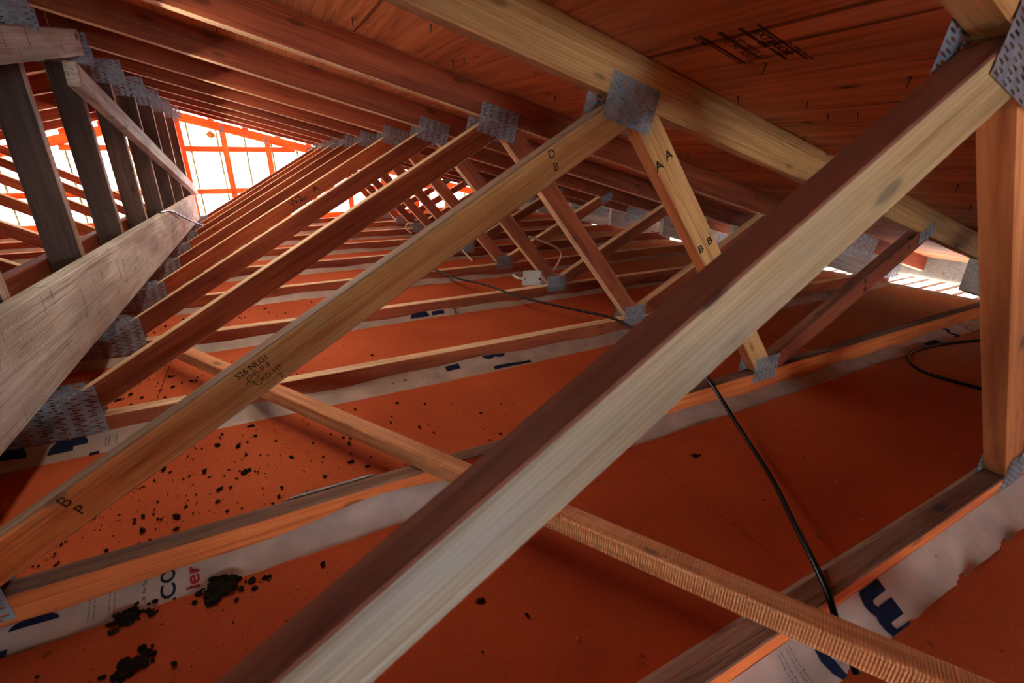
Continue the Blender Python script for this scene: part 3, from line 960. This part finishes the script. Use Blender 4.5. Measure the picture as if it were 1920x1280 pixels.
panel = None
for o in ceiling.children:
    if o.name.startswith('plywood_panel'):
        mi = o.matrix_local.inverted() @ Vector((1.32, 0.6, rb(1.32) + DV))
        bb = o.bound_box
        if bb[0][0] < mi.x < bb[6][0] and bb[0][1] < mi.y < bb[6][1] and abs(mi.z) < 0.05:
            panel = o
exd = Vector((1, 0, -Mr)).normalized()
eyd = Vector((0, -1, 0))
ezd = exd.cross(eyd)
def on_deck(x, y):
    m = Matrix((exd, eyd, ezd)).transposed().to_4x4()
    m.translation = Vector((x, y, rb(x) + DV - 0.0002))
    return panel.matrix_local.inverted() @ m
def deck_text(tx, size, x, y, **kw):
    lettering(tx, size, M['ink'], panel, on_deck(x, y), **kw)
def deck_bar(x0, x1, y, w, broken=0):
    bm = bmesh.new()
    L = (x1 - x0) * math.sqrt(1 + Mr * Mr)
    u = -L / 2
    while u < L / 2:
        du = min(L / 2 - u, L if not broken else random.uniform(0.006, 0.02))
        vs = [bm.verts.new(p) for p in ((u, -w / 2, 0), (u + du, -w / 2, 0), (u + du, w / 2, 0), (u, w / 2, 0))]
        bm.faces.new(vs)
        u += du + (0.006 if broken else 0.001)
    obj('stamp_line', bm_mesh(bm, 'stamp_line'), M['ink'], panel, on_deck((x0 + x1) / 2, y))
if panel:
    deck_text('EXTERIOR', 0.022, 1.320, 0.588, bold=0.0005)
    deck_text('48M', 0.017, 1.316, 0.605, bold=0.0004)
    deck_text('CSP MEM  C2', 0.017, 1.322, 0.630)
    deck_text('M  M  4001', 0.019, 1.318, 0.652)
    deck_bar(1.258, 1.395, 0.574, 0.003)
    deck_bar(1.33, 1.40, 0.566, 0.003, 1)
    deck_bar(1.256, 1.300, 0.605, 0.005)
    deck_bar(1.335, 1.382, 0.603, 0.005)
    deck_bar(1.250, 1.365, 0.638, 0.0025)
    deck_bar(1.250, 1.365, 0.643, 0.0025)
    deck_bar(1.247, 1.372, 0.676, 0.0035)
    deck_bar(1.247, 1.372, 0.683, 0.0025)
    deck_bar(1.247, 1.29, 0.690, 0.004, 1)
    # oval knot plug beside the stamp
    bm = bmesh.new()
    bmesh.ops.create_cone(bm, segments=24, radius1=0.017, radius2=0.015, depth=0.004, cap_ends=True)
    for v in bm.verts: v.co.y *= 0.62
    obj('knot_plug', bm_mesh(bm, 'knot_plug'), M['ply'], panel, on_deck(1.383, 0.668))

# ---------------------------------------------------------------- print on the housewrap
def lay(bm, k, x, f, cuts):
    """lay flat print (x = reading direction up the strip, y = letter height towards -x) on the strip"""
    bmesh.ops.triangulate(bm, faces=bm.faces[:])
    if cuts:
        bmesh.ops.subdivide_edges(bm, edges=bm.edges[:], cuts=cuts, use_grid_fill=True)
        bmesh.ops.triangulate(bm, faces=bm.faces[:])
    for v in bm.verts:
        ff = min(1.0, max(0.02, f - v.co.x / gap(k)))
        xx = x - v.co.y
        y, z = strip_point(k, xx, ff)
        v.co = Vector((xx, y - 0.0008, z + 0.0013))
    bmesh.ops.recalc_face_normals(bm, faces=bm.faces)
def wrap_text(k, tx, size, x, f, mat, bold=0.0):
    o = lettering(tx, size, M[mat], strips[k], None, name='print', bold=bold)
    bm = bmesh.new()
    bm.from_mesh(o.data)
    lay(bm, k, x, f, 2 if size > 0.02 else 0)
    bm.to_mesh(o.data)
    bm.free()
def wrap_mark(k, x, f, w, h, mat, shape='rect'):
    bm = bmesh.new()
    if shape == 'rect':
        pts = [(-h / 2, -w / 2), (h / 2, -w / 2), (h / 2, w / 2), (-h / 2, w / 2)]
    else:
        pts = [(h * math.sin(a), -w / 2 * math.cos(a)) for a in [math.pi * i / 14 for i in range(15)]]
        if shape == 'disc_up': pts = [(-a, b) for a, b in pts]
    bm.faces.new([bm.verts.new((a, b, 0)) for a, b in pts])
    lay(bm, k, x, f, 4)
    obj('print', bm_mesh(bm, 'print'), M[mat], strips[k])
wrap_text(1, '.COM', 0.030, 0.292, 0.22, 'navy', bold=0.0006)
wrap_text(1, 'ier', 0.030, 0.327, 0.45, 'redprint', bold=0.0006)
wrap_text(1, '-R Air Barrier', 0.009, 0.258, 0.2, 'navy')
for x in (0.182, 0.189, 0.209, 0.216):
    wrap_text(1, 'installed with care', 0.0045, x, 0.35, 'navy')
wrap_mark(1, 0.075, 0.85, 0.028, 0.014, 'navy')
wrap_mark(1, 0.115, 0.25, 0.06, 0.014, 'navy', 'disc')
wrap_mark(2, 0.0, 0.45, 0.05, 0.040, 'navy', 'disc')
wrap_mark(2, 0.03, 0.30, 0.045, 0.030, 'navy', 'disc')
wrap_mark(2, -0.12, 0.35, 0.11, 0.05, 'navy', 'disc')
wrap_mark(2, 0.07, 0.75, 0.02, 0.012, 'navy')
for x in (0.090, 0.097, 0.112): wrap_text(2, 'air barrier', 0.007, x, 0.4, 'navy')
for x in (0.93, 0.945, 0.975, 0.985): wrap_text(2, 'air barrier', 0.006, x, 0.45, 'navy')
wrap_text(2, 'v', 0.02, 0.83, 0.4, 'redprint')
wrap_text(2, 'y', 0.02, 0.87, 0.4, 'navy')
wrap_mark(2, 1.045, 0.25, 0.05, 0.022, 'navy')
wrap_mark(2, 1.19, 0.05, 0.05, 0.02, 'navy', 'disc_up')
wrap_mark(2, 1.23, 0.05, 0.05, 0.02, 'navy', 'disc_up')
wrap_mark(2, 1.26, 0.75, 0.15, 0.016, 'navy')
wrap_text(2, 'B', 0.02, 1.60, 0.4, 'redprint')
wrap_text(3, 'MM S', 0.035, 1.30, 0.4, 'navy')
wrap_mark(3, 1.12, 0.5, 0.09, 0.03, 'navy', 'disc')
wrap_mark(3, 1.21, 0.3, 0.06, 0.015, 'navy')
wrap_mark(4, 1.33, 0.75, 0.14, 0.045, 'navy', 'disc_up')
wrap_text(6, 'O', 0.09, 2.65, 0.5, 'navy', bold=0.006)
wrap_text(6, 'D', 0.09, 2.75, 0.5, 'navy', bold=0.006)
wrap_text(5, 'RS', 0.05, 3.0, 0.5, 'redprint')
wrap_text(1, 'W', 0.06, 3.08, 0.5, 'navy', bold=0.004)
wrap_mark(1, 2.88, 0.6, 0.10, 0.05, 'navy', 'disc_up')
wrap_text(1, 'MM', 0.03, 3.22, 0.5, 'navy')
wrap_text(1, 'Q', 0.03, 3.27, 0.5, 'redprint')
wrap_text(2, 'D', 0.06, 3.27, 0.4, 'redprint', bold=0.003)

def flap_z(x, f):
    return 0.034 * (1 - f) ** 1.5 + 0.023 + 0.004 * math.sin(x * 37 + 5 * f) * f + 0.003 * math.sin(x * 71 + f * 9) * f * (1 if x > 1.45 else 0.3)
# the loose wide flap of housewrap under the nearest chord, with big round letters
bm = bmesh.new()
rows = []
for i in range(90):
    x = 0.9 + 1.5 * i / 89
    row = []
    for j in range(9):
        f = j / 8
        y = 0.237 - 0.06 * f
        z = flap_z(x, f)
        row.append(bm.verts.new((x, y, z)))
    rows.append(row)
for a, b in zip(rows[:-1], rows[1:]):
    for j in range(8): bm.faces.new((a[j], b[j], b[j + 1], a[j + 1]))
flap = obj('housewrap_strip', bm_mesh(bm, 'flap', True), M['membrane'], floor)
def flap_text(tx, size, x, f, bold=0.0):
    o = lettering(tx, size, M['navy'], flap, None, name='print', bold=bold)
    bm = bmesh.new()
    bm.from_mesh(o.data)
    bmesh.ops.triangulate(bm, faces=bm.faces[:])
    if size > 0.05:
        bmesh.ops.subdivide_edges(bm, edges=bm.edges[:], cuts=3, use_grid_fill=True)
        bmesh.ops.triangulate(bm, faces=bm.faces[:])
    for v in list(bm.verts):
        ff = min(1.0, max(0.015, f - v.co.x / 0.06))
        xx = x - v.co.y
        v.co = Vector((xx, 0.237 - 0.06 * ff - 0.0006, flap_z(xx, ff) + 0.0014))
    bmesh.ops.recalc_face_normals(bm, faces=bm.faces)
    bm.to_mesh(o.data)
    bm.free()
flap_text('m', 0.11, 1.315, 0.60, 0.006)
flap_text('e', 0.11, 1.17, 0.60, 0.006)
for x in (1.085, 1.092, 1.104, 1.111): flap_text('wall and ceiling air barrier', 0.0055, x, 0.55)
flap_text('F', 0.010, 1.52, 0.3)

# ---------------------------------------------------------------- dirt, chips
def clump_mesh(seed, r, flat=0.35):
    rnd = random.Random(seed)
    bm = bmesh.new()
    n = 60
    for i in range(n):
        a = rnd.uniform(0, 6.28); d = abs(rnd.gauss(0, 0.45)) * r
        rr = rnd.uniform(0.06, 0.26) * r * (1.0 - 0.4 * d / (r + 1e-6))
        res = bmesh.ops.create_icosphere(bm, subdivisions=1, radius=max(rr, r * 0.06))
        sx_, sy_ = rnd.uniform(0.7, 1.7), rnd.uniform(0.6, 1.2)
        for v in res['verts']:
            v.co.x *= sx_ * rnd.uniform(0.75, 1.25)
            v.co.y *= sy_ * rnd.uniform(0.75, 1.25)
            v.co.z = v.co.z * flat * 2.0 * rnd.uniform(0.7, 1.2) + rr * flat
            v.co.x += math.cos(a) * d
            v.co.y += math.sin(a) * d * 0.8
            v.co.z = max(v.co.z, 0.0)
    return bm_mesh(bm, 'dirt_clump')
clumps = [((0.406, 1.112), 0.018, 'elongated dark dirt clump alone on the board behind the front left chord'),
          ((0.372, 0.765), 0.05, 'largest dark dirt clump, below the red print on the housewrap'),
          ((0.258, 0.672), 0.042, 'dark dirt clump nearest the lower left edge of the picture'),
          ((0.241, 0.772), 0.036, 'dark dirt heap spilling over the housewrap left of the largest clump'),
          ((0.755, 0.535), 0.010, 'small round dark dirt clump in the middle of the front board'),
          ((1.406, 0.664), 0.016, 'flat dark dirt smear on the board beside the black cable'),
          ((0.439, 0.752), 0.012, 'small dark dirt clump right of the largest one'),
          ((0.420, 1.335), 0.013, 'dark dirt clump by the housewrap, left of the rough diagonal strip'),
          ((0.182, 1.811), 0.014, 'dark dirt clump on the board between the red web and the strip end'),
          ((0.059, 1.690), 0.015, 'dark dirt clump beside the foot of the third truss web')]
for i, ((x, y), r, lb) in enumerate(clumps):
    o = obj('dirt_clump', clump_mesh(100 + i, r), M['dirt'])
    o.location = (x, y, 0.0205)
    prop(o, lb, 'dirt', 'dirt clumps on the boards')
def scatter(name, n, region, rmin, rmax, mat, label, cat, seed, flat):
    rnd = random.Random(seed)
    bm = bmesh.new()
    for _ in range(n):
        x, y = region(rnd)
        r = rmin * (rmax / rmin) ** (rnd.random() ** 2.2)
        res = bmesh.ops.create_icosphere(bm, subdivisions=1, radius=r)
        a = rnd.uniform(0, 3.14); ca, sa = math.cos(a), math.sin(a); el = rnd.uniform(0.8, 2.2)
        for v in res['verts']:
            u, w = v.co.x * el * rnd.uniform(0.7, 1.3), v.co.y * rnd.uniform(0.7, 1.3)
            v.co = Vector((x + u * ca - w * sa, y + u * sa + w * ca, 0.0208 + (v.co.z + r) * flat))
    o = obj(name, bm_mesh(bm, name), M[mat])
    prop(o, label, cat, None, 'stuff')
def reg_left(r):
    b = r.choice((0, 1, 1, 1, 1, 2, 2, 3))
    y = {0: r.uniform(0.45, 0.76), 1: r.uniform(0.89, 1.32), 2: r.uniform(1.5, 1.94), 3: r.uniform(2.1, 2.55)}[b]
    return (abs(r.gauss(0, 0.36)) + 0.06, y)
scatter('dirt_crumbs', 900, reg_left, 0.0008, 0.0055, 'dirt', 'dark dirt crumbs strewn over the boards on the left', 'dirt', 5, 0.7)
def reg_all(r):
    b = r.choice((0, 0, 1, 1, 2))
    y = {0: r.uniform(0.29, 0.77), 1: r.uniform(0.88, 1.33), 2: r.uniform(1.49, 1.95)}[b]
    return (r.uniform(0.3, 2.4), y)
scatter('wood_chips', 190, reg_all, 0.0007, 0.0028, 'chip', 'tiny orange wood chips scattered on the boards', 'wood chips', 8, 0.4)

bm = bmesh.new()
for dx, dz, r in ((0, 0, 0.03), (0.02, -0.012, 0.024), (-0.018, -0.008, 0.022), (0.004, -0.025, 0.02)):
    res = bmesh.ops.create_icosphere(bm, subdivisions=2, radius=r)
    for v in res['verts']: v.co += Vector((dx, 0, dz))
o = obj('foam_blob', bm_mesh(bm, 'foam_blob', True), M['nest'])
o.location = (0.239, Y_GABLE - 0.034, 0.945)
prop(o, 'small tan foam blob stuck under the rafter of the white far gable', 'foam')
